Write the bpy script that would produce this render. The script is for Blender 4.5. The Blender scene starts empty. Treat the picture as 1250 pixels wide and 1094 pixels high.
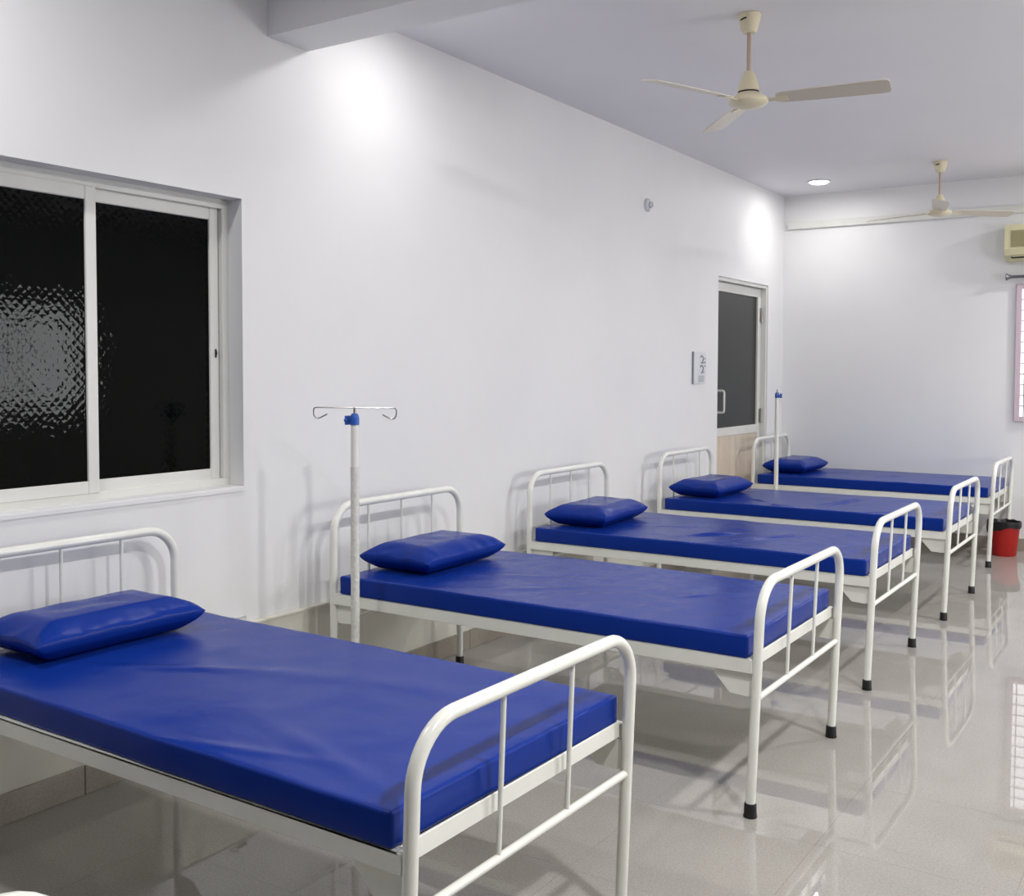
import bpy, bmesh, math, random
from mathutils import Vector, Matrix, noise
random.seed(7)
PI = math.pi
scene = bpy.context.scene
COL = scene.collection

# ------------------------------------------------------------------ camera
CAM = Vector((3.2368, -0.1981, 1.5642))
yaw, pitch, roll = math.radians(33.7161), math.radians(-2.4631), math.radians(0.1336)
fw = Vector((-math.sin(yaw) * math.cos(pitch), math.cos(yaw) * math.cos(pitch), math.sin(pitch)))
rt = Vector((math.cos(yaw), math.sin(yaw), 0))
up = rt.cross(fw)
r2 = rt * math.cos(roll) + up * math.sin(roll)
u2 = -rt * math.sin(roll) + up * math.cos(roll)
cd = bpy.data.cameras.new('camera')
cd.sensor_fit = 'HORIZONTAL'; cd.sensor_width = 36.0
cd.lens = 1283.118 / 1250 * 36.0
cd.shift_x = (625 - 606.75) / 1250
cd.shift_y = -(547 - 508.55) / 1250
cd.clip_start = 0.02
cam = bpy.data.objects.new('camera', cd); COL.objects.link(cam)
m = Matrix((r2, u2, -fw)).transposed().to_4x4(); m.translation = CAM
cam.matrix_world = m
scene.camera = cam

# ------------------------------------------------------------------ world, exposure
wd = bpy.data.worlds.new('world'); scene.world = wd; wd.use_nodes = True
wd.node_tree.nodes['Background'].inputs[0].default_value = (0.02, 0.022, 0.025, 1)
wd.node_tree.nodes['Background'].inputs[1].default_value = 1.0
vs = scene.view_settings
vs.view_transform = 'Standard'; vs.look = 'None'; vs.gamma = 1.0; vs.use_curve_mapping = False
vs.exposure = 0.25
LAMP_W = 42.0            # watts of each ceiling downlight
DAYLIGHT = 11.0           # brightness of the sky seen in the windows

# ------------------------------------------------------------------ room numbers
XW, XR, YB, YF, ZC = -0.18, 6.42, -5.77, 9.985, 3.274
TILE = 0.6

# ------------------------------------------------------------------ materials
def mat(name, color, rough=0.5, metal=0.0, ior=1.45, emit=None, estr=0.0, coat=0.0):
    mt = bpy.data.materials.new(name); mt.use_nodes = True
    b = mt.node_tree.nodes['Principled BSDF']
    b.inputs['Base Color'].default_value = (*color, 1)
    b.inputs['Roughness'].default_value = rough
    b.inputs['Metallic'].default_value = metal
    b.inputs['IOR'].default_value = ior
    b.inputs['Coat Weight'].default_value = coat
    if emit:
        b.inputs['Emission Color'].default_value = (*emit, 1)
        b.inputs['Emission Strength'].default_value = estr
    return mt

def nodes_of(mt): return mt.node_tree.nodes, mt.node_tree.links, mt.node_tree.nodes['Principled BSDF']

def noise_vary(mt, c1, c2, scale, detail=4, lo=0.35, hi=0.65, bump=0.0, bscale=None, coords='Position'):
    n, l, b = nodes_of(mt)
    if coords == 'Position':
        g = n.new('ShaderNodeNewGeometry'); src = g.outputs['Position']
    else:
        g = n.new('ShaderNodeTexCoord'); src = g.outputs['Object']
    t = n.new('ShaderNodeTexNoise'); t.inputs['Scale'].default_value = scale; t.inputs['Detail'].default_value = detail
    r = n.new('ShaderNodeValToRGB')
    r.color_ramp.elements[0].position = lo; r.color_ramp.elements[0].color = (*c1, 1)
    r.color_ramp.elements[1].position = hi; r.color_ramp.elements[1].color = (*c2, 1)
    l.new(src, t.inputs['Vector']); l.new(t.outputs['Fac'], r.inputs['Fac']); l.new(r.outputs['Color'], b.inputs['Base Color'])
    if bump:
        t2 = n.new('ShaderNodeTexNoise'); t2.inputs['Scale'].default_value = bscale or scale; t2.inputs['Detail'].default_value = 3
        bp = n.new('ShaderNodeBump'); bp.inputs['Strength'].default_value = bump; bp.inputs['Distance'].default_value = 0.01
        l.new(src, t2.inputs['Vector']); l.new(t2.outputs['Fac'], bp.inputs['Height']); l.new(bp.outputs['Normal'], b.inputs['Normal'])
    return mt

M = {}
M['wall'] = noise_vary(mat('wall_paint', (.80, .80, .80), .55), (.785, .785, .79), (.815, .815, .815), 1.3, bump=.03, bscale=60)
M['ceil'] = noise_vary(mat('ceiling_paint', (.79, .78, .81), .7), (.775, .765, .80), (.80, .79, .82), .9)
M['dado'] = noise_vary(mat('cream_enamel', (.72, .70, .62), .35), (.70, .68, .59), (.74, .72, .64), 2.2, bump=.03, bscale=40)
M['steel'] = noise_vary(mat('white_enamel_steel', (.82, .82, .76), .22, coat=.3), (.80, .805, .745), (.84, .845, .79), 6.0, coords='Object')
M['rubber'] = mat('black_rubber', (.008, .008, .009), .45)
M['alu'] = noise_vary(mat('white_powder_coated_aluminium', (.74, .74, .70), .35), (.71, .71, .67), (.76, .76, .72), 3.0)
M['dark'] = mat('dark_gap', (.02, .02, .02), .6)
M['chrome'] = mat('steel_wire', (.42, .40, .38), .28, metal=1.0)
M['blueplastic'] = mat('blue_plastic', (.025, .11, .46), .35)
M['wrap'] = noise_vary(mat('plastic_wrapped_pole', (.70, .70, .65), .18), (.66, .66, .61), (.76, .76, .71), 60, bump=.35, bscale=70, coords='Object')
M['cream'] = mat('cream_plastic', (.78, .70, .50), .3)
M['creamac'] = mat('aged_cream_plastic', (.70, .66, .42), .4)
M['grille'] = mat('olive_grille', (.34, .31, .17), .5)
M['blade'] = mat('fan_blade_paint', (.66, .60, .49), .3)
M['rod'] = mat('fan_rod', (.52, .40, .31), .35)
M['red'] = mat('red_plastic', (.42, .012, .008), .35)
M['bag'] = mat('black_bin_bag', (.006, .006, .007), .32)
M['plate'] = mat('white_plate', (.70, .71, .74), .4)
M['ink'] = mat('grey_ink', (.24, .25, .29), .6)
M['rodgrey'] = mat('grey_curtain_rod', (.16, .16, .18), .4, metal=.6)
M['pinkframe'] = mat('pale_pink_frame', (.62, .50, .56), .5)
M['bar'] = mat('window_bar', (.33, .29, .33), .5)
M['sky'] = mat('daylight_pane', (.8, .8, .8), .3, emit=(.97, .98, 1.0), estr=DAYLIGHT)
M['skyfar'] = mat('daylight_pane_sheer', (.7, .68, .7), .4, emit=(1.0, .97, 1.0), estr=1.1)
M['lamp'] = mat('lit_lens', (1, 1, 1), .3, emit=(1.0, .99, .97), estr=14.0)
M['stone'] = None

def granite(name, ca, cb, rough):
    mt = mat(name, ca, rough, ior=1.55); n, l, b = nodes_of(mt)
    g = n.new('ShaderNodeNewGeometry')
    big = n.new('ShaderNodeTexNoise'); big.inputs['Scale'].default_value = 3.2; big.inputs['Detail'].default_value = 5
    fine = n.new('ShaderNodeTexNoise'); fine.inputs['Scale'].default_value = 130; fine.inputs['Detail'].default_value = 3
    vor = n.new('ShaderNodeTexVoronoi'); vor.inputs['Scale'].default_value = 160
    for t in (big, fine, vor): l.new(g.outputs['Position'], t.inputs['Vector'])
    r1 = n.new('ShaderNodeValToRGB')
    r1.color_ramp.elements[0].position = .36; r1.color_ramp.elements[0].color = (*ca, 1)
    r1.color_ramp.elements[1].position = .66; r1.color_ramp.elements[1].color = (*cb, 1)
    l.new(big.outputs['Fac'], r1.inputs['Fac'])
    r2_ = n.new('ShaderNodeValToRGB')
    r2_.color_ramp.elements[0].position = .36; r2_.color_ramp.elements[0].color = (.80, .785, .76, 1)
    r2_.color_ramp.elements[1].position = .62; r2_.color_ramp.elements[1].color = (1.0, 1.0, 1.0, 1)
    l.new(fine.outputs['Fac'], r2_.inputs['Fac'])
    r3 = n.new('ShaderNodeValToRGB')
    r3.color_ramp.elements[0].position = .06; r3.color_ramp.elements[0].color = (.50, .48, .45, 1)
    r3.color_ramp.elements[1].position = .20; r3.color_ramp.elements[1].color = (1, 1, 1, 1)
    l.new(vor.outputs['Distance'], r3.inputs['Fac'])
    mx = n.new('ShaderNodeMix'); mx.data_type = 'RGBA'; mx.blend_type = 'MULTIPLY'; mx.inputs[0].default_value = .7
    l.new(r1.outputs['Color'], mx.inputs[6]); l.new(r2_.outputs['Color'], mx.inputs[7])
    m2 = n.new('ShaderNodeMix'); m2.data_type = 'RGBA'; m2.blend_type = 'MULTIPLY'; m2.inputs[0].default_value = .4
    l.new(mx.outputs[2], m2.inputs[6]); l.new(r3.outputs['Color'], m2.inputs[7])
    l.new(m2.outputs[2], b.inputs['Base Color'])
    return mt
M['tile'] = granite('polished_speckled_tile', (.372, .354, .328), (.402, .383, .356), .018)
M['skirt'] = granite('speckled_skirting', (.33, .295, .245), (.40, .36, .30), .25)
M['grout'] = mat('grout', (.36, .33, .30), .8)

def vinyl():
    mt = mat('blue_vinyl', (.0055, .031, .255), .25, ior=1.5); n, l, b = nodes_of(mt)
    b.inputs['Specular IOR Level'].default_value = .11
    tc = n.new('ShaderNodeTexCoord')
    t = n.new('ShaderNodeTexNoise'); t.inputs['Scale'].default_value = 5; t.inputs['Detail'].default_value = 4
    t2 = n.new('ShaderNodeTexNoise'); t2.inputs['Scale'].default_value = 350; t2.inputs['Detail'].default_value = 1
    ad = n.new('ShaderNodeMath'); ad.operation = 'MULTIPLY_ADD'; ad.inputs[1].default_value = .04
    bp = n.new('ShaderNodeBump'); bp.inputs['Strength'].default_value = .25; bp.inputs['Distance'].default_value = .02
    l.new(tc.outputs['Object'], t.inputs['Vector']); l.new(tc.outputs['Object'], t2.inputs['Vector'])
    l.new(t2.outputs['Fac'], ad.inputs[0]); l.new(t.outputs['Fac'], ad.inputs[2])
    l.new(ad.outputs[0], bp.inputs['Height']); l.new(bp.outputs['Normal'], b.inputs['Normal'])
    return mt
M['vinyl'] = vinyl()

def wood():
    mt = mat('beech_laminate', (.55, .42, .28), .4); n, l, b = nodes_of(mt)
    g = n.new('ShaderNodeNewGeometry'); mp = n.new('ShaderNodeMapping'); mp.inputs['Scale'].default_value = (8, 14, 1.2)
    t = n.new('ShaderNodeTexNoise'); t.inputs['Scale'].default_value = 1.2; t.inputs['Detail'].default_value = 6
    r = n.new('ShaderNodeValToRGB')
    r.color_ramp.elements[0].position = .3; r.color_ramp.elements[0].color = (.60, .50, .385, 1)
    r.color_ramp.elements[1].position = .7; r.color_ramp.elements[1].color = (.70, .61, .50, 1)
    l.new(g.outputs['Position'], mp.inputs['Vector']); l.new(mp.outputs['Vector'], t.inputs['Vector'])
    l.new(t.outputs['Fac'], r.inputs['Fac']); l.new(r.outputs['Color'], b.inputs['Base Color'])
    return mt
M['wood'] = wood()

def figured_glass(name, col, strength, rough, ior):
    """dark patterned glass: relief of small staggered diamonds"""
    mt = mat(name, col, rough, ior=ior); n, l, b = nodes_of(mt)
    g = n.new('ShaderNodeNewGeometry'); mp = n.new('ShaderNodeMapping')
    mp.inputs['Rotation'].default_value = (math.radians(45), 0, 0); mp.inputs['Scale'].default_value = (1, 1, 1)
    ck = n.new('ShaderNodeTexVoronoi'); ck.voronoi_dimensions = '3D'; ck.inputs['Scale'].default_value = 42
    ck.inputs['Randomness'].default_value = .12
    nz = n.new('ShaderNodeTexNoise'); nz.inputs['Scale'].default_value = 34; nz.inputs['Detail'].default_value = 2
    ad = n.new('ShaderNodeMath'); ad.operation = 'MULTIPLY_ADD'; ad.inputs[1].default_value = 1.6
    bp = n.new('ShaderNodeBump'); bp.inputs['Strength'].default_value = strength; bp.inputs['Distance'].default_value = .006
    l.new(g.outputs['Position'], mp.inputs['Vector']); l.new(mp.outputs['Vector'], ck.inputs['Vector'])
    l.new(g.outputs['Position'], nz.inputs['Vector'])
    l.new(nz.outputs['Fac'], ad.inputs[0]); l.new(ck.outputs['Distance'], ad.inputs[2])
    l.new(ad.outputs[0], bp.inputs['Height']); l.new(bp.outputs['Normal'], b.inputs['Normal'])
    return mt
M['glass'] = figured_glass('dark_figured_glass', (.0008, .0012, .0009), .06, .03, 1.20)
M['glassdoor'] = mat('dark_tinted_glass', (.012, .014, .011), .12, ior=1.38)

# ------------------------------------------------------------------ mesh helpers
def finish(name, bm, material, parent=None, smooth=False, loc=None):
    bmesh.ops.recalc_face_normals(bm, faces=bm.faces)
    me = bpy.data.meshes.new(name); bm.to_mesh(me); bm.free()
    if isinstance(material, str): material = M[material]
    me.materials.append(material)
    if smooth:
        for p in me.polygons: p.use_smooth = True
        try: me.set_sharp_from_angle(angle=math.radians(42))
        except Exception: pass
    o = bpy.data.objects.new(name, me); COL.objects.link(o)
    if parent: o.parent = parent
    if loc: o.location = loc
    return o

def box(bm, x0, x1, y0, y1, z0, z1, bevel=0.0, seg=2):
    r = bmesh.ops.create_cube(bm, size=1.0)
    vv = r['verts']
    for v in vv:
        v.co = Vector(((x0 + x1) / 2 + v.co.x * (x1 - x0), (y0 + y1) / 2 + v.co.y * (y1 - y0), (z0 + z1) / 2 + v.co.z * (z1 - z0)))
    if bevel:
        es = list({e for v in vv for e in v.link_edges})
        bmesh.ops.bevel(bm, geom=es, offset=bevel, segments=seg, affect='EDGES', clamp_overlap=True)
    return vv

def tube(bm, pts, rad, seg=14, cap=True):
    pts = [Vector(p) for p in pts]; n = len(pts); rings = []
    t0 = (pts[1] - pts[0]).normalized()
    ref = Vector((0, 0, 1)) if abs(t0.z) < .9 else Vector((1, 0, 0))
    nrm = t0.cross(ref).normalized()
    for i, p in enumerate(pts):
        if i == 0: t = t0
        elif i == n - 1: t = (pts[-1] - pts[-2]).normalized()
        else: t = ((pts[i + 1] - p).normalized() + (p - pts[i - 1]).normalized()).normalized()
        nrm = (nrm - t * nrm.dot(t)).normalized(); bn = t.cross(nrm)
        r = rad[i] if isinstance(rad, (list, tuple)) else rad
        rings.append([bm.verts.new(p + (nrm * math.cos(2 * PI * k / seg) + bn * math.sin(2 * PI * k / seg)) * r) for k in range(seg)])
    for a, b in zip(rings, rings[1:]):
        for k in range(seg): bm.faces.new((a[k], a[(k + 1) % seg], b[(k + 1) % seg], b[k]))
    if cap: bm.faces.new(rings[0]); bm.faces.new(rings[-1])

def lathe(bm, prof, seg=28, center=(0, 0, 0), axis='Z'):
    rings = []
    for r, z in prof:
        ring = []
        for k in range(seg):
            a = 2 * PI * k / seg
            v = Vector((r * math.cos(a), r * math.sin(a), z))
            if axis == 'X': v = Vector((v.z, v.x, v.y))
            if axis == 'Y': v = Vector((v.x, v.z, v.y))
            ring.append(bm.verts.new(v + Vector(center)))
        rings.append(ring)
    for a, b in zip(rings, rings[1:]):
        for k in range(seg): bm.faces.new((a[k], a[(k + 1) % seg], b[(k + 1) % seg], b[k]))
    bm.faces.new(rings[0]); bm.faces.new(rings[-1])

def prism(bm, poly, a, b, axis='Y'):
    """polygon in the plane across the axis, extruded from a to b"""
    def P(p, t): return {'Y': (p[0], t, p[1]), 'X': (t, p[0], p[1]), 'Z': (p[0], p[1], t)}[axis]
    A = [bm.verts.new(P(p, a)) for p in poly]; B = [bm.verts.new(P(p, b)) for p in poly]
    bm.faces.new(A); bm.faces.new(B)
    for i in range(len(poly)):
        j = (i + 1) % len(poly); bm.faces.new((A[i], A[j], B[j], B[i]))

def arc(c, r, a0, a1, n, f):
    return [f(c[0] + r * math.cos(a0 + (a1 - a0) * i / n), c[1] + r * math.sin(a0 + (a1 - a0) * i / n)) for i in range(n + 1)]

def empty(name, loc=(0, 0, 0), rz=0.0):
    o = bpy.data.objects.new(name, None); COL.objects.link(o)
    o.location = loc; o.rotation_euler = (0, 0, rz); o.empty_display_size = .1
    return o

def tag(o, label, cat, group=None, kind=None):
    o['label'] = label; o['category'] = cat
    if group: o['group'] = group
    if kind: o['kind'] = kind
    return o

def boxobj(name, material, parent, *b, bevel=0.0, smooth=False):
    bm = bmesh.new(); box(bm, *b, bevel=bevel)
    return finish(name, bm, material, parent, smooth=smooth)

def copy_tree(o, parent=None):
    c = o.copy(); COL.objects.link(c); c.parent = parent
    for ch in [x for x in bpy.data.objects if x.parent == o and x is not c]: copy_tree(ch, c)
    return c

# ------------------------------------------------------------------ the setting
# floor of polished tiles
bm = bmesh.new(); box(bm, XW - .1, XR + .1, YB - .1, YF + .1, -.10, -.004)
floor = tag(finish('floor', bm, 'grout'), 'glossy beige speckled tile floor of the ward', 'floor', kind='structure')
def tile_mesh(w, d):
    bm = bmesh.new(); box(bm, 0.0003, w - .0003, 0.0003, d - .0003, -.004, 0.0)
    bmesh.ops.recalc_face_normals(bm, faces=bm.faces)
    me = bpy.data.meshes.new('tile'); bm.to_mesh(me); bm.free(); me.materials.append(M['tile']); return me
tcache = {}
nx = round((XR - XW) / TILE); ys = [YB + TILE * k for k in range(28)]
bm = bmesh.new(); box(bm, XW, XR, YB, YB + TILE * 8, -.004, 0.0)      # tiles behind the camera, none of them in view
rest = finish('tile_field', bm, 'tile', floor); rest['kind'] = 'stuff'
for i in range(nx):
    for y in ys:
        if y < YB + TILE * 8 - .01: continue
        d = min(TILE, YF - y)
        if d < .02: continue
        key = round(d, 3)
        if key not in tcache: tcache[key] = tile_mesh(TILE, d)
        o = bpy.data.objects.new('tile', tcache[key]); COL.objects.link(o); o.parent = floor
        o.location = (XW + TILE * i, y, 0)

bm = bmesh.new(); box(bm, XW - .3, XR + .2, YB - .2, YF + .2, ZC, ZC + .12)
tag(finish('ceiling', bm, 'ceil'), 'flat pale lilac white plaster ceiling', 'ceiling', kind='structure')

# window and door openings in the bed-side wall
WY0, WY1, WZ0, WZ1 = 1.585, 2.955, 1.065, 2.297
DY0, DY1, DZ1 = 8.31, 9.55, 2.38
TH = .22
bm = bmesh.new()
def wseg(y0, y1, z0, z1): box(bm, XW - TH, XW, y0, y1, z0, z1)
wseg(YB - .2, WY0, 0, ZC); wseg(WY0, WY1, 0, WZ0); wseg(WY0, WY1, WZ1, ZC); wseg(WY1, DY0, 0, ZC)
wseg(DY0, DY1, DZ1, ZC); wseg(DY1, YF + .2, 0, ZC)
tag(finish('wall_left', bm, 'wall'), 'long white wall behind the bed heads', 'wall', kind='structure')
bm = bmesh.new(); box(bm, XW - .2, XR + .2, YF, YF + .2, 0, ZC)
tag(finish('wall_far', bm, 'wall'), 'white end wall beyond the last bed', 'wall', kind='structure')
bm = bmesh.new(); box(bm, XW - .2, XR + .2, YB - .2, YB, 0, ZC)
tag(finish('wall_back', bm, 'wall'), 'plain white wall facing the end wall', 'wall', kind='structure')
RY0, RY1, RZ0, RZ1 = 5.15, 6.95, 1.10, 2.28
bm = bmesh.new()
box(bm, XR, XR + .2, YB - .2, RY0, 0, ZC); box(bm, XR, XR + .2, RY1, YF + .2, 0, ZC)
box(bm, XR, XR + .2, RY0, RY1, 0, RZ0); box(bm, XR, XR + .2, RY0, RY1, RZ1, ZC)
tag(finish('wall_right', bm, 'wall'), 'white wall across the aisle from the beds', 'wall', kind='structure')

# beams
bm = bmesh.new(); box(bm, XW, XR, 3.11, 3.365, 3.02, ZC)
tag(finish('trim_1', bm, 'wall'), 'deep white ceiling beam crossing the ward above the second bed', 'beam', kind='structure')
bm = bmesh.new(); prism(bm, [(YF, 2.950), (YF, 3.014), (YF - .045, 3.014), (YF - .030, 2.950)], XW + .045, XR, 'X')
tag(finish('trim_2', bm, 'alu'), 'grey white cable trunking strip high along the end wall', 'trunking', kind='structure')
# low ledge of the thicker lower wall
bm = bmesh.new()
box(bm, XW, XW + .028, YB, DY0 - .02, 0, .462)
box(bm, XW, XW + .034, YB, DY0 - .02, .462, .474, bevel=.003)
tag(finish('trim_3', bm, 'dado'), 'cream painted lower wall band ending in a narrow ledge', 'ledge', kind='structure')

# skirting tiles
def skirting(name, label, n, place, size):
    root = empty(name); tag(root, label, 'skirting', kind='structure')
    bm = bmesh.new(); box(bm, 0, size, 0, .011, 0, .108, bevel=.002, seg=1)
    first = finish('skirting_tile', bm, 'skirt', root)
    for k in range(n):
        o = first
        if k: o = first.copy(); COL.objects.link(o); o.parent = root
        loc, rz = place(k); o.location = loc; o.rotation_euler = (0, 0, rz)
skirting('baseboard_left', 'brown speckled stone skirting under the cream ledge', 17,
         lambda k: ((XW + .040, -2.17 + .615 * k, 0), PI / 2), .612)
skirting('baseboard_far', 'brown speckled stone skirting along the end wall', 10,
         lambda k: ((XW + .645 + .63 * k, YF, 0), PI), .627)

# window_1 : sliding window with dark figured glass
w = empty('window_1', (XW, WY0, WZ0)); tag(w, 'white two panel sliding window with dark patterned glass', 'window', kind='structure')
W_, H_ = WY1 - WY0, WZ1 - WZ0
bm = bmesh.new()
fx0, fx1 = -.165, -.085
for b in ((fx0, fx1, 0, W_, 0, .035), (fx0, fx1, 0, W_, H_ - .04, H_), (fx0, fx1, 0, .04, .035, H_ - .04), (fx0, fx1, W_ - .035, W_, .035, H_ - .04)):
    box(bm, *b, bevel=.002, seg=1)
box(bm, fx0, fx1 - .03, W_ - .042, W_ - .035, .035, H_ - .04)
finish('frame', bm, 'alu', w)
boxobj('sill', 'wall', w, -.085, .006, -.0, W_, -.022, .003, bevel=.004)
def sash(y0, y1, xo, name='sash'):
    s = .048
    bm = bmesh.new(); z0, z1 = .03, H_ - .038
    for b in ((y0, y0 + s, z0, z1), (y1 - s, y1, z0, z1), (y0 + s, y1 - s, z0, z0 + s), (y0 + s, y1 - s, z1 - s - .004, z1)):
        box(bm, xo - .022, xo, b[0], b[1], b[2], b[3], bevel=.003, seg=1)
    o = finish(name, bm, 'alu', w)
    bm = bmesh.new(); box(bm, xo - .014, xo - .009, y0 + s - .005, y1 - s + .005, z0 + s - .005, z1 - s + .002)
    g = finish('pane', bm, 'glass', o); g['label'] = 'dark patterned glass'
    return o
sash(.038, .712, -.078); sR = sash(.672, W_ - .038, -.106)
bm = bmesh.new(); box(bm, -.106, -.101, W_ - .062, W_ - .053, .555, .592, bevel=.002, seg=1); box(bm, -.102, -.097, W_ - .060, W_ - .055, .566, .582, bevel=.001, seg=1)
finish('latch', bm, 'dark', w)

# dark space behind that window and behind the door
bm = bmesh.new(); box(bm, XW - TH - .05, XW - TH, WY0 - .1, WY1 + .1, WZ0 - .1, WZ1 + .1); box(bm, XW - TH - .05, XW - TH, DY0 - .1, DY1 + .1, -.0, DZ1 + .1)
tag(finish('wall_outer', bm, 'dark'), 'unlit dark backing behind the window and door', 'wall', kind='structure')

# door_1
d = empty('door_1', (XW, DY0, 0)); tag(d, 'white framed door with dark glass above a beech panel', 'door', kind='structure')
DW = DY1 - DY0
bm = bmesh.new()
for b in ((0, .022, 0, DZ1), (DW - .022, DW, 0, DZ1), (.022, DW - .022, DZ1 - .03, DZ1)): box(bm, -.13, -.012, b[0], b[1], b[2], b[3], bevel=.002, seg=1)
finish('door_frame', bm, 'alu', d)
lx0, lx1 = -.10, -.06
bm = bmesh.new()
ly0, ly1, lz0, lz1 = .026, DW - .026, .008, DZ1 - .034
for b in ((ly0, ly0 + .085, lz0, lz1), (ly1 - .075, ly1, lz0, lz1), (ly0 + .085, ly1 - .075, lz1 - .08, lz1), (ly0 + .085, ly1 - .075, .995, 1.07), (ly0 + .085, ly1 - .075, lz0, .10)):
    box(bm, lx0, lx1, *b, bevel=.003, seg=1)
finish('leaf_frame', bm, 'alu', d)
boxobj('glass_panel', 'glassdoor', d, -.085, -.078, ly0 + .08, ly1 - .07, 1.065, lz1 - .075)
boxobj('lower_panel', 'wood', d, -.088, -.066, ly0 + .08, ly1 - .07, .095, 1.0)
bm = bmesh.new(); hy = .165
tube(bm, [(-.062, hy, 1.21), (-.02, hy, 1.21), (-.008, hy, 1.215), (-.004, hy, 1.23), (-.004, hy, 1.38), (-.008, hy, 1.395), (-.02, hy, 1.40), (-.062, hy, 1.40)], .010, 8)
finish('handle', bm, 'alu', d, smooth=True)
for hz in (2.10, 1.15, .35):
    bm = bmesh.new(); tube(bm, [(-.048, DW - .028, hz - .07), (-.048, DW - .028, hz + .07)], .012, 10); box(bm, -.062, -.056, DW - .06, DW - .026, hz - .065, hz + .065)
    finish('hinge', bm, 'chrome', d, smooth=True)

# window_2 : end wall, daylight behind bars
w2 = empty('window_2', (1.895, YF, 1.135)); tag(w2, 'barred daylight window with a pale pink frame on the end wall', 'window', kind='structure')
w2w, w2h = 1.5, 1.20
bm = bmesh.new()
for b in ((0, .045, 0, w2h), (w2w - .045, w2w, 0, w2h), (.045, w2w - .045, 0, .045), (.045, w2w - .045, w2h - .045, w2h)): box(bm, b[0], b[1], -.03, -.001, b[2], b[3], bevel=.003, seg=1)
finish('frame', bm, 'pinkframe', w2)
boxobj('pane', 'skyfar', w2, .04, w2w - .04, -.012, -.004, .04, w2h - .04)
for k in range(11):
    bm = bmesh.new(); z = .045 + .0925 * (k + 1); tube(bm, [(.03, -.022, z), (w2w - .03, -.022, z)], .0055, 6); finish('bar', bm, 'bar', w2)
for k in range(9):
    bm = bmesh.new(); x = .075 + .17 * k; tube(bm, [(x, -.018, .03), (x, -.018, w2h - .03)], .005, 6); finish('upright_bar', bm, 'bar', w2)

# window_3 : across the aisle
w3 = empty('window_3', (XR, RY0, RZ0)); tag(w3, 'bright white daylight window in the wall across the aisle', 'window', kind='structure')
rw, rh = RY1 - RY0, RZ1 - RZ0
bm = bmesh.new()
for b in ((0, .06, 0, rh), (rw - .06, rw, 0, rh), (.06, rw - .06, 0, .06), (.06, rw - .06, rh - .06, rh), (rw / 2 - .04, rw / 2 + .04, .06, rh - .06)): box(bm, .02, .10, *b, bevel=.004, seg=1)
finish('frame', bm, 'alu', w3)
for a, b in ((.05, rw / 2 - .03), (rw / 2 + .03, rw - .05)): boxobj('pane', 'sky', w3, .06, .07, a, b, .05, rh - .05)

# ------------------------------------------------------------------ ceiling downlights
def downlight(x, y, label, watts=LAMP_W):
    t = empty('downlight', (x, y, ZC)); tag(t, label, 'ceiling light', 'recessed ceiling downlights')
    bm = bmesh.new(); lathe(bm, [(.085, -.001), (.098, -.002), (.100, -.008), (.094, -.012), (.082, -.010), (.082, -.001)], 32)
    finish('trim_ring', bm, 'plate', t, smooth=True)
    bm = bmesh.new(); lathe(bm, [(.0, -.002), (.083, -.002), (.083, -.011), (.070, -.020), (.045, -.026), (.0, -.029)], 32)
    finish('lens', bm, 'lamp', t, smooth=True)
    ld = bpy.data.lights.new('downlight_lamp', 'AREA'); ld.shape = 'DISK'; ld.size = .17; ld.energy = watts; ld.color = (1.0, .985, .965)
    lo = bpy.data.objects.new('downlight_lamp', ld); COL.objects.link(lo); lo.parent = t; lo.location = (0, 0, -.034)
downlight(.36, 9.30, 'small round ceiling downlight near the corner above the last bed', 6.5)
downlight(.37, 3.78, 'round ceiling downlight beside the wall just behind the ceiling beam', 4.6)
downlight(.36, 1.10, 'round ceiling downlight beside the wall before the ceiling beam', 18)
downlight(3.45, 3.70, 'round ceiling downlight over the aisle just behind the ceiling beam', 38)
downlight(3.45, 6.55, 'round ceiling downlight over the aisle between the two fans', 34)
downlight(3.45, 9.30, 'round ceiling downlight over the aisle near the end wall', 40)
downlight(3.45, 1.70, 'round ceiling downlight over the aisle before the ceiling beam', 58)

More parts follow.
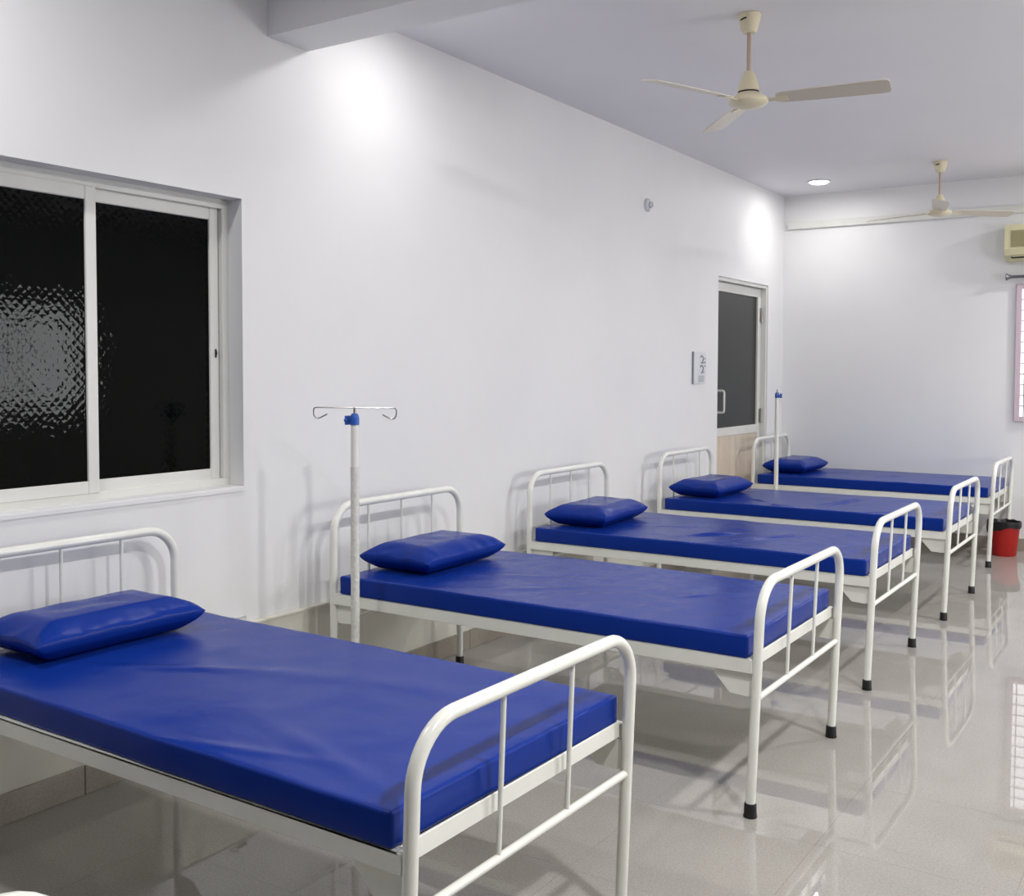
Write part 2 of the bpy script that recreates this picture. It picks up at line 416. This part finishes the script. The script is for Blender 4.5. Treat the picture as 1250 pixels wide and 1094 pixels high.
# ------------------------------------------------------------------ beds
BW = .977; RT = .0175
def shear(z): return .0373 * (z - .5)
def make_bed():
    L = 1.98       # head posts at x = -L, foot posts at x = 0, near posts at y = 0
    root = empty('hospital_bed')
    def hoop(x, ztop, tilt, rad_c, name):
        def P(y, z): return (x + (shear(z) if tilt else 0), y, z)
        pts = [P(0, z) for z in (.05, .2, .4, .6, ztop - rad_c)]
        pts += arc((rad_c, ztop - rad_c), rad_c, PI, PI / 2, 9, P)[1:]
        pts += [P(BW * .5, ztop)]
        pts += arc((BW - rad_c, ztop - rad_c), rad_c, PI / 2, 0, 9, P)
        pts += [P(BW, z) for z in (.6, .4, .2, .05)]
        bm = bmesh.new(); tube(bm, pts, RT, 16); finish(name, bm, 'steel', root, smooth=True)
        bm = bmesh.new(); zc = .419; tube(bm, [P(.01, zc), P(BW - .01, zc)], .0115, 12); finish('cross_bar', bm, 'steel', root, smooth=True)
        for y in (0, BW):
            bm = bmesh.new(); px = P(y, .03)[0]
            lathe(bm, [(.0, 0), (.0235, 0), (.0245, .004), (.0225, .010), (.0215, .046), (.019, .050), (.0, .050)], 20, (px, y, 0)); finish('rubber_foot', bm, 'rubber', root, smooth=True)
        return P
    Pf = hoop(0, .826, True, .135, 'foot_hoop')
    Ph = hoop(-L, .952, False, .125, 'head_hoop')
    for y in (BW * .339, BW * .661):
        bm = bmesh.new(); tube(bm, [Pf(y, .42), Pf(y, .822)], .0068, 10); finish('spindle', bm, 'steel', root, smooth=True)
    for y in (BW * .2477, BW * .5, BW * .7523):
        bm = bmesh.new(); tube(bm, [Ph(y, .42), Ph(y, .948)], .0066, 10); finish('spindle', bm, 'steel', root, smooth=True)
    # long side rails and end rails of bent sheet
    for y0, y1 in ((-.016, -.010), (BW + .010, BW + .016)):
        bm = bmesh.new(); box(bm, -L + .012, -.012, y0, y1, .512, .560, bevel=.0015, seg=1)
        yi = (y0, y0 + .03) if y0 < 0 else (y1 - .03, y1)
        box(bm, -L + .022, -.022, yi[0], yi[1], .554, .560, bevel=.0015, seg=1)
        finish('side_rail', bm, 'steel', root)
    for x0, x1 in ((-.026, -.020), (-L + .020, -L + .026)):
        bm = bmesh.new(); box(bm, x0, x1, .012, BW - .012, .522, .568, bevel=.0015, seg=1); finish('end_rail', bm, 'steel', root)
    bm = bmesh.new(); box(bm, -L + .03, -.03, .0, BW, .548, .556); finish('deck_sheet', bm, 'steel', root)
    for k in range(4):
        bm = bmesh.new(); x = -L + .4 + k * .39; box(bm, x - .015, x + .015, -.008, BW + .008, .522, .548, bevel=.002, seg=1); finish('deck_slat', bm, 'steel', root)
    # corner plates under the rails
    for y in (.004, BW - .007):
        for sx, x in ((-1, -.012), (1, -L + .012)):
            poly = [(x, .512), (x + sx * .145, .512), (x + sx * .145, .490), (x + sx * .088, .428), (x + sx * .025, .424), (x, .430)]
            bm = bmesh.new(); prism(bm, poly, y, y + .003); finish('corner_plate', bm, 'steel', root)
    return root

def cut(n, L, r):
    inner = [-L / 2 + r + (L - 2 * r) * i / n for i in range(n + 1)]
    e = [-L / 2 + r * t for t in (0, .08, .3, .6)]
    return e + inner + [-v for v in e[::-1]]

def mattress(name, seed, creases):
    """rounded slab; creases = [(x, y, angle, length, width, height)] about its centre"""
    L, W, H, r = 1.905, BW + .010, .082, .010
    xs, ysg, zs = cut(150, L, r), cut(72, W, r), cut(2, H, r)
    bm = bmesh.new(); vm = {}
    def V(i, j, k):
        key = (i, j, k)
        if key in vm: return vm[key]
        p = Vector((xs[i], ysg[j], zs[k]))
        q = Vector((max(-L / 2 + r, min(L / 2 - r, p.x)), max(-W / 2 + r, min(W / 2 - r, p.y)), max(-H / 2 + r, min(H / 2 - r, p.z))))
        dlt = p - q
        if dlt.length > 1e-6: p = q + dlt.normalized() * min(r, dlt.length) if dlt.length > r else p
        top = max(0, min(1, (p.z + H / 2) / H))
        dz = .0035 * noise.noise(Vector((p.x * 2.5 + seed * 7, p.y * 3, seed))) + .0016 * noise.noise(Vector((p.x * 9, p.y * 8 + seed * 3, 2.0)))
        for cx, cy, an, ln, wd_, hh in creases:
            dx, dy = p.x - cx, p.y - cy
            a = dx * math.cos(an) + dy * math.sin(an); c = -dx * math.sin(an) + dy * math.cos(an)
            dz += hh * math.exp(-(a / ln) ** 2 - (c / wd_) ** 2)
        side = .003 * noise.noise(Vector((p.x * 6 + seed * 5, p.z * 10, seed + 4.)))
        vm[key] = bm.verts.new((p.x, p.y + side * (1 if abs(p.y) > W / 2 - r else 0), p.z + H / 2 + dz * top ** 2))
        return vm[key]
    nx_, ny_, nz_ = len(xs) - 1, len(ysg) - 1, len(zs) - 1
    for i in range(nx_):
        for j in range(ny_):
            for k in (0, nz_): bm.faces.new((V(i, j, k), V(i + 1, j, k), V(i + 1, j + 1, k), V(i, j + 1, k)))
        for k in range(nz_):
            for j in (0, ny_): bm.faces.new((V(i, j, k), V(i + 1, j, k), V(i + 1, j, k + 1), V(i, j, k + 1)))
    for j in range(ny_):
        for k in range(nz_):
            for i in (0, nx_): bm.faces.new((V(i, j, k), V(i, j + 1, k), V(i, j + 1, k + 1), V(i, j, k + 1)))
    o = finish(name, bm, 'vinyl')
    for p in o.data.polygons: p.use_smooth = True
    return o

def pillow(seed, A=.20, B=.325, H=.122):
    bm = bmesh.new(); nu, nv = 34, 44; top = {}; bot = {}
    for i in range(nu + 1):
        for j in range(nv + 1):
            u = math.sin((-1 + 2 * i / nu) * PI / 2 * .94) / math.sin(PI / 2 * .94); v = math.sin((-1 + 2 * j / nv) * PI / 2 * .94) / math.sin(PI / 2 * .94)
            x = A * u * (1 - .055 * (1 - v * v)); y = B * v * (1 - .045 * (1 - u * u))
            h = (max(0, 1 - abs(u)) / .42 if abs(u) > .58 else 1); h2 = (max(0, 1 - abs(v)) / .30 if abs(v) > .70 else 1); h = -.09 * math.log(math.exp(-h / .09) + math.exp(-h2 / .09) + math.exp(-1 / .09)) + .062; h = max(0, min(1, h)) ** .62
            edge = 1 - h
            wr = .0045 * edge * noise.noise(Vector((u * 3 + seed, v * 9, seed * 1.7))) * 2 + .004 * noise.noise(Vector((u * 2, v * 3 + seed, 5.)))
            crease = -.008 * math.exp(-((abs(u) - abs(v) * .9 - .06) / .07) ** 2) * max(0, edge) * (1 if h > .05 else 0)
            zt = .060 + h * (H - .060) + (wr + crease) * min(1, h * 5)
            zb = .060 - .060 * min(1, h * 1.25)
            co = Vector((x, y, zt)); top[i, j] = bm.verts.new(co)
            if 0 < i < nu and 0 < j < nv: bot[i, j] = bm.verts.new((x * .985, y * .985, zb))
            else: bot[i, j] = top[i, j]
    for i in range(nu):
        for j in range(nv):
            for g in (top, bot):
                q = [g[i, j], g[i + 1, j], g[i + 1, j + 1], g[i, j + 1]]
                try: bm.faces.new(q)
                except ValueError: pass
    o = finish('pillow', bm, 'vinyl')
    for p in o.data.polygons: p.use_smooth = True
    return o

BEDS = [  # near post y, foot x, turn in degrees
    (-.262, 1.868, 0.0, 'standing alone before the bed under the sliding window', 'on the bed standing before the one under the window'),
    (1.4918, 1.8933, -0.8, 'standing under the sliding window', 'on the bed under the sliding window'),
    (3.3225, 1.98, 0.0, 'with a plastic-wrapped drip stand at its head', 'on the bed behind the plastic-wrapped drip stand'),
    (5.0773, 1.9307, 0.0, 'in mid row, third from the end wall', 'on the bed third from the end wall'),
    (6.847, 1.95, 0.0, 'whose headboard stands just before the door', 'on the bed just before the door, second from the end wall'),
    (8.970, 1.8839, 0.0, 'along the end wall, red bin below', 'on the bed along the end wall'),
]
CREASES = [
    [], [(-.35, -.1, .5, .35, .03, .004), (.1, .1, .3, .5, .05, .003), (.62, -.34, -.3, .25, .035, .006), (.45, -.42, .25, .22, .02, .004)],
    [(.55, .02, .9, .07, .012, .006), (-.2, .0, .4, .3, .03, .003), (-.05, -.2, .7, .25, .03, .003)],
    [(.02, -.14, .85, .15, .014, .013), (.05, -.16, .85, .15, .02, -.006), (.30, -.06, .95, .16, .016, -.012), (.34, -.08, .95, .16, .016, .013), (.17, -.42, .1, .10, .03, .009), (-.35, .0, .3, .25, .03, .004)],
    [(-.30, -.26, 2.4, .12, .016, .012), (-.27, -.29, 2.4, .10, .014, -.008), (.17, -.02, 1.35, .24, .018, -.013), (.215, -.02, 1.35, .24, .018, .013), (-.10, -.43, .2, .08, .02, .008), (-.16, -.40, 2.2, .06, .014, .008), (.55, -.4, .5, .12, .02, .005)],
    [(.1, 0, .8, .2, .03, .005), (-.4, .1, .6, .2, .03, .004)],
]
PIL = [(.22, .48, 0), (.198, .485, -1), (.21, .48, 1), (.225, .43, 3), (.225, .44, -2), (.222, .52, -2)]
proto = make_bed()
roots = [proto] + [copy_tree(proto) for _ in range(5)]
for k, (y, xf, rz, where, on) in enumerate(BEDS):
    o = roots[k]; o.location = (xf, y, 0); o.rotation_euler = (0, 0, math.radians(rz))
    tag(o, 'white tubular steel hospital bed frame ' + where, 'bed', 'hospital bed frames in a row')
    Rz = Matrix.Rotation(math.radians(rz), 3, 'Z')
    mt_ = mattress('mattress', k + 1.3, CREASES[k])
    mt_.location = Vector((xf, y, .5605)) + Rz @ Vector((-.992 + .008, BW / 2 - .004, 0)); mt_.rotation_euler = (0, 0, math.radians(rz - (.6 if k == 1 else 0)))
    tag(mt_, 'flat blue vinyl mattress ' + on, 'mattress', 'blue vinyl mattresses')
    px, py, pr = PIL[k]
    pl = pillow(k * 3.1 + 1, A=.182 if k == 1 else .20)
    pl.location = Vector((xf, y, .6470)) + Rz @ Vector((-1.98 + px, py, 0)); pl.rotation_euler = (0, 0, math.radians(pr))
    tag(pl, 'plump blue vinyl pillow ' + on, 'pillow', 'blue vinyl pillows')

# ------------------------------------------------------------------ drip stands
def drip_stand(loc, rz, label, wrap=True, knob=PI):
    t = empty('drip_stand', loc, 0); tag(t, label, 'drip stand', 'white drip stands')
    bm = bmesh.new()
    for k in range(5):
        a = 2 * PI * k / 5 + .3
        tube(bm, [(0, 0, .085), (.08 * math.cos(a), .08 * math.sin(a), .08), (.22 * math.cos(a), .22 * math.sin(a), .045), (.235 * math.cos(a), .235 * math.sin(a), .02)], .011, 8)
    lathe(bm, [(.0, .055), (.03, .055), (.03, .11), (.0, .11)], 16)
    finish('base', bm, 'steel', t, smooth=True)
    for k in range(5):
        a = 2 * PI * k / 5 + .3
        bm = bmesh.new(); lathe(bm, [(.0, 0), (.014, 0), (.014, .026), (.0, .026)], 12, (.235 * math.cos(a), .235 * math.sin(a), 0)); finish('rubber_foot', bm, 'rubber', t, smooth=True)
    bm = bmesh.new()
    n = 46; pts = [(0, 0, .10 + (1.16 - .10) * i / n) for i in range(n + 1)]
    tube(bm, pts, [.0185 + (.0012 * noise.noise(Vector((i * .9, 1.3, 0))) if wrap else 0) for i in range(n + 1)], 16)
    finish('pole', bm, 'wrap' if wrap else 'steel', t, smooth=True)
    bm = bmesh.new(); tube(bm, [(0, 0, 1.155), (0, 0, 1.345)], .0165, 16); finish('upper_pole', bm, 'steel', t, smooth=True)
    bm = bmesh.new(); lathe(bm, [(.0, 1.338), (.0195, 1.338), (.0195, 1.365), (.0165, 1.378), (.012, 1.386), (.0, 1.386)], 20); cp = finish('collar', bm, 'blueplastic', t, smooth=True)
    bm = bmesh.new(); ca, sa = math.cos(knob), math.sin(knob)
    prof = []
    for k in range(24):
        a = 2 * PI * k / 24; r = .019 + .0035 * math.cos(6 * a); prof.append((r * math.cos(a), r * math.sin(a)))
    A, B = [], []
    for (p, q) in prof:
        for lst, dd in ((A, .024), (B, .040)):
            lst.append(bm.verts.new((ca * dd - sa * p, sa * dd + ca * p, 1.357 + q)))
    bm.faces.new(A); bm.faces.new(B)
    for k in range(24): bm.faces.new((A[k], A[(k + 1) % 24], B[(k + 1) % 24], B[k]))
    tube(bm, [(ca * .015, sa * .015, 1.357), (ca * .026, sa * .026, 1.357)], .008, 10)
    finish('clamp_knob', bm, 'blueplastic', t, smooth=True)
    bm = bmesh.new(); tube(bm, [(0, 0, 1.384), (0, 0, 1.412)], .006, 10); finish('inner_rod', bm, 'chrome', t, smooth=True)
    for s in (-1, 1):
        bm = bmesh.new(); c_, s_ = math.cos(rz), math.sin(rz)
        path = [(0, 1.410), (.170, 1.410), (.178, 1.408), (.182, 1.402), (.183, 1.390), (.181, 1.376), (.174, 1.367), (.162, 1.364), (.150, 1.368), (.122, 1.382)]
        tube(bm, [(s * p * c_, s * p * s_, z) for p, z in path], .0030, 8); finish('hook', bm, 'chrome', t, smooth=True)
    return t
drip_stand((.290, 3.14, 0), math.radians(22), 'white drip stand wrapped in clear plastic with two wire hooks, beside the second headboard', True, math.radians(195))
drip_stand((.175, 8.80, 0), math.radians(-71 + 0), 'plain white drip stand with blue knob at the head of the end wall bed', False, math.radians(10))

# ------------------------------------------------------------------ ceiling fans
def fan(x, y, th, label):
    t = empty('ceiling_fan', (x, y, ZC)); tag(t, label, 'ceiling fan', 'cream ceiling fans')
    bm = bmesh.new(); lathe(bm, [(.0, 0), (.052, 0), (.056, -.004), (.055, -.012), (.046, -.05), (.036, -.082), (.030, -.088), (.0, -.088)], 28); c = finish('canopy', bm, 'cream', t, smooth=True)
    bm = bmesh.new()
    for k in range(5):
        a0 = math.radians(-118 + k * 7)
        vv = box(bm, -.0045, .0045, -.001, .001, -.0035, .0035)
        rr = .0510
        bmesh.ops.transform(bm, matrix=Matrix.Translation((rr * math.cos(a0), rr * math.sin(a0), -.033 + k * .001)) @ Matrix.Rotation(a0 + PI / 2, 4, 'Z'), verts=vv)
    b_ = finish('maker_mark', bm, 'dark', c)
    bm = bmesh.new(); tube(bm, [(0, 0, -.08), (0, 0, -.285)], .0105, 12); finish('down_rod', bm, 'rod', t, smooth=True)
    bm = bmesh.new(); lathe(bm, [(.0, -.268), (.020, -.270), (.026, -.278), (.040, -.312), (.050, -.352), (.052, -.366), (.0, -.366)], 28); finish('lower_canopy', bm, 'cream', t, smooth=True)
    bm = bmesh.new(); lathe(bm, [(.0, -.366), (.050, -.366), (.050, -.374), (.0, -.374)], 28); finish('gap_ring', bm, 'dark', t, smooth=True)
    bm = bmesh.new(); lathe(bm, [(.0, -.374), (.052, -.374), (.060, -.382), (.086, -.398), (.094, -.408), (.094, -.418), (.082, -.430), (.05, -.440), (.03, -.446), (.0, -.448)], 36); finish('motor_housing', bm, 'cream', t, smooth=True)
    for k in range(3):
        a = th + k * 2 * PI / 3
        R = Matrix.Rotation(a, 4, 'Z') @ Matrix.Translation((0, 0, -.410)) @ Matrix.Rotation(math.radians(-13), 4, 'X')
        bm = bmesh.new()
        poly = [(.135, -.042), (.16, -.055), (.30, -.062), (.60, -.066), (.635, -.060), (.642, -.045), (.642, .045), (.635, .058), (.60, .062), (.30, .055), (.16, .045), (.135, .035)]
        vv0 = len(bm.verts); prism(bm, poly, -.002, .002, 'Z')
        bmesh.ops.transform(bm, matrix=R, verts=bm.verts[:]); bl = finish('blade', bm, 'blade', t)
        bm = bmesh.new(); prism(bm, [(.078, -.018), (.12, -.014), (.150, -.030), (.185, -.026), (.185, .026), (.150, .030), (.12, .014), (.078, .018)], -.006, -.0022, 'Z')
        bmesh.ops.transform(bm, matrix=R, verts=bm.verts[:]); finish('blade_bracket', bm, 'cream', bl)
fan(1.402, 4.72, math.radians(8), 'cream three-blade ceiling fan just beyond the ceiling beam')
fan(1.447, 8.953, math.radians(-78), 'cream three-blade ceiling fan hanging close to the end wall')

# ------------------------------------------------------------------ air conditioner, curtain rod
t = empty('air_conditioner', (1.812, YF, 2.525)); tag(t, 'cream split air conditioner on the end wall above the curtain rod', 'air conditioner')
bm = bmesh.new()
prism(bm, [(0, 0), (-.10, 0), (-.165, .045), (-.185, .10), (-.185, .27), (-.165, .31), (0, .31)], 0, .84, 'X'); finish('casing', bm, 'creamac', t)
boxobj('intake_grille', 'grille', t, .055, .785, -.190, -.184, .115, .255)
for k in range(5):
    boxobj('grille_slat', 'grille', t, .055, .785, -.193, -.189, .135 + k * .026, .141 + k * .026)
boxobj('outlet', 'dark', t, .055, .785, -.166, -.120, .022, .060)
boxobj('louvre', 'creamac', t, .06, .78, -.176, -.160, .034, .042)

t = empty('curtain_rod', (1.815, YF - .07, 2.395)); tag(t, 'dark grey curtain rod with flared end above the barred window', 'curtain rod')
bm = bmesh.new(); tube(bm, [(.02, 0, 0), (1.68, 0, 0)], .012, 12); finish('rod', bm, 'rodgrey', t, smooth=True)
for x, s in ((0, 1), (1.70, -1)):
    bm = bmesh.new(); lathe(bm, [(.0, 0), (.030, 0), (.032, .006), (.020, .022), (.014, .040), (.0, .040)] if s > 0 else [(.0, 0), (.030, 0), (.032, -.006), (.020, -.022), (.014, -.040), (.0, -.040)], 16, (x, 0, 0), 'X'); finish('finial', bm, 'rodgrey', t, smooth=True)
for x in (.06, 1.64):
    bm = bmesh.new(); tube(bm, [(x, 0, 0), (x, .07, 0)], .007, 8); finish('bracket', bm, 'rodgrey', t, smooth=True)

# ------------------------------------------------------------------ notice plate, lamp holder, wall socket
t = empty('notice_plate', (XW, 7.77, 1.465)); tag(t, 'small white notice plate with two curled marks, beside the door', 'notice')
boxobj('plate', 'plate', t, 0, .016, 0, .245, 0, .262, bevel=.003)
boxobj('side_strip', 'ink', t, .0, .012, -.010, -.001, .0, .262)
for zc in (.205, .125):
    bm = bmesh.new()
    pts = [(.018, .150 + .032 * math.cos(a), zc + .026 * math.sin(a)) for a in [math.radians(d_) for d_ in range(150, -61, -30)]] + [(.018, .135, zc - .036), (.018, .195, zc - .030)]
    tube(bm, pts, .0055, 6); finish('curled_mark', bm, 'ink', t, smooth=True)
bm = bmesh.new()
for k in range(5): box(bm, .016, .0175, .085, .205, .018 + k * .011, .022 + k * .011)
finish('printed_lines', bm, 'ink', t)
bm = bmesh.new()
for k in range(3): box(bm, .016, .0175, .215, .235, .20 - k * .03, .215 - k * .03)
finish('printed_marks', bm, 'ink', t)

t = empty('lamp_holder', (XW, 6.905, 2.79)); tag(t, 'small round white bulb holder high on the long wall', 'lamp holder')
bm = bmesh.new(); lathe(bm, [(.0, 0), (.050, 0), (.050, .014), (.044, .022), (.0, .022)], 24, (0, 0, 0), 'X'); finish('base', bm, 'plate', t, smooth=True)
bm = bmesh.new(); lathe(bm, [(.0, .022), (.024, .022), (.022, .034), (.025, .036), (.025, .042), (.018, .042), (.018, .03), (.0, .03)], 20, (0, 0, 0), 'X'); finish('socket', bm, 'plate', t, smooth=True)
for z in (-.034, .034):
    bm = bmesh.new(); lathe(bm, [(.0, .018), (.006, .018), (.006, .0235), (.0, .0235)], 10, (0, -.012, z), 'X'); finish('screw', bm, 'ink', t)

t = empty('wall_socket', (XW + .034, 2.865, .478)); tag(t, 'small white cable box on the ledge between first two headboards', 'cable box')
bm = bmesh.new(); box(bm, -.03, .004, 0, .070, 0, .036, bevel=.006); finish('box', bm, 'plate', t)
boxobj('lid', 'alu', t, .004, .008, .006, .064, .004, .032, bevel=.002)

# ------------------------------------------------------------------ waste bin
t = empty('waste_bin', (1.885, 9.665, 0)); tag(t, 'red plastic waste bin with black liner at the end wall bed', 'bin')
bm = bmesh.new(); lathe(bm, [(.0, 0), (.092, 0), (.096, .006), (.120, .262), (.126, .264), (.126, .282), (.118, .282), (.112, .26), (.088, .012), (.0, .012)], 36); finish('bin_body', bm, 'red', t, smooth=True)
bm = bmesh.new(); seg = 56; rings = []
prof = [(.106, .20), (.112, .27), (.120, .296), (.129, .292), (.132, .270), (.131, .245)]
for i, (r, z) in enumerate(prof):
    ring = []
    for k in range(seg):
        a = 2 * PI * k / seg; nn = noise.noise(Vector((math.cos(a) * 4, math.sin(a) * 4, i * .7)))
        left = max(0, math.cos(a - math.radians(205))) ** 3
        dz = (-.055 * left - .012 * nn * 2 - .012 * math.sin(a * 3)) if i >= 4 else .008 * nn
        rr = r + (.006 * nn + .012 * left if i >= 2 else .0)
        ring.append(bm.verts.new((rr * math.cos(a), rr * math.sin(a), z + dz)))
    rings.append(ring)
for a, b in zip(rings, rings[1:]):
    for k in range(seg): bm.faces.new((a[k], a[(k + 1) % seg], b[(k + 1) % seg], b[k]))
finish('liner', bm, 'bag', t, smooth=True)
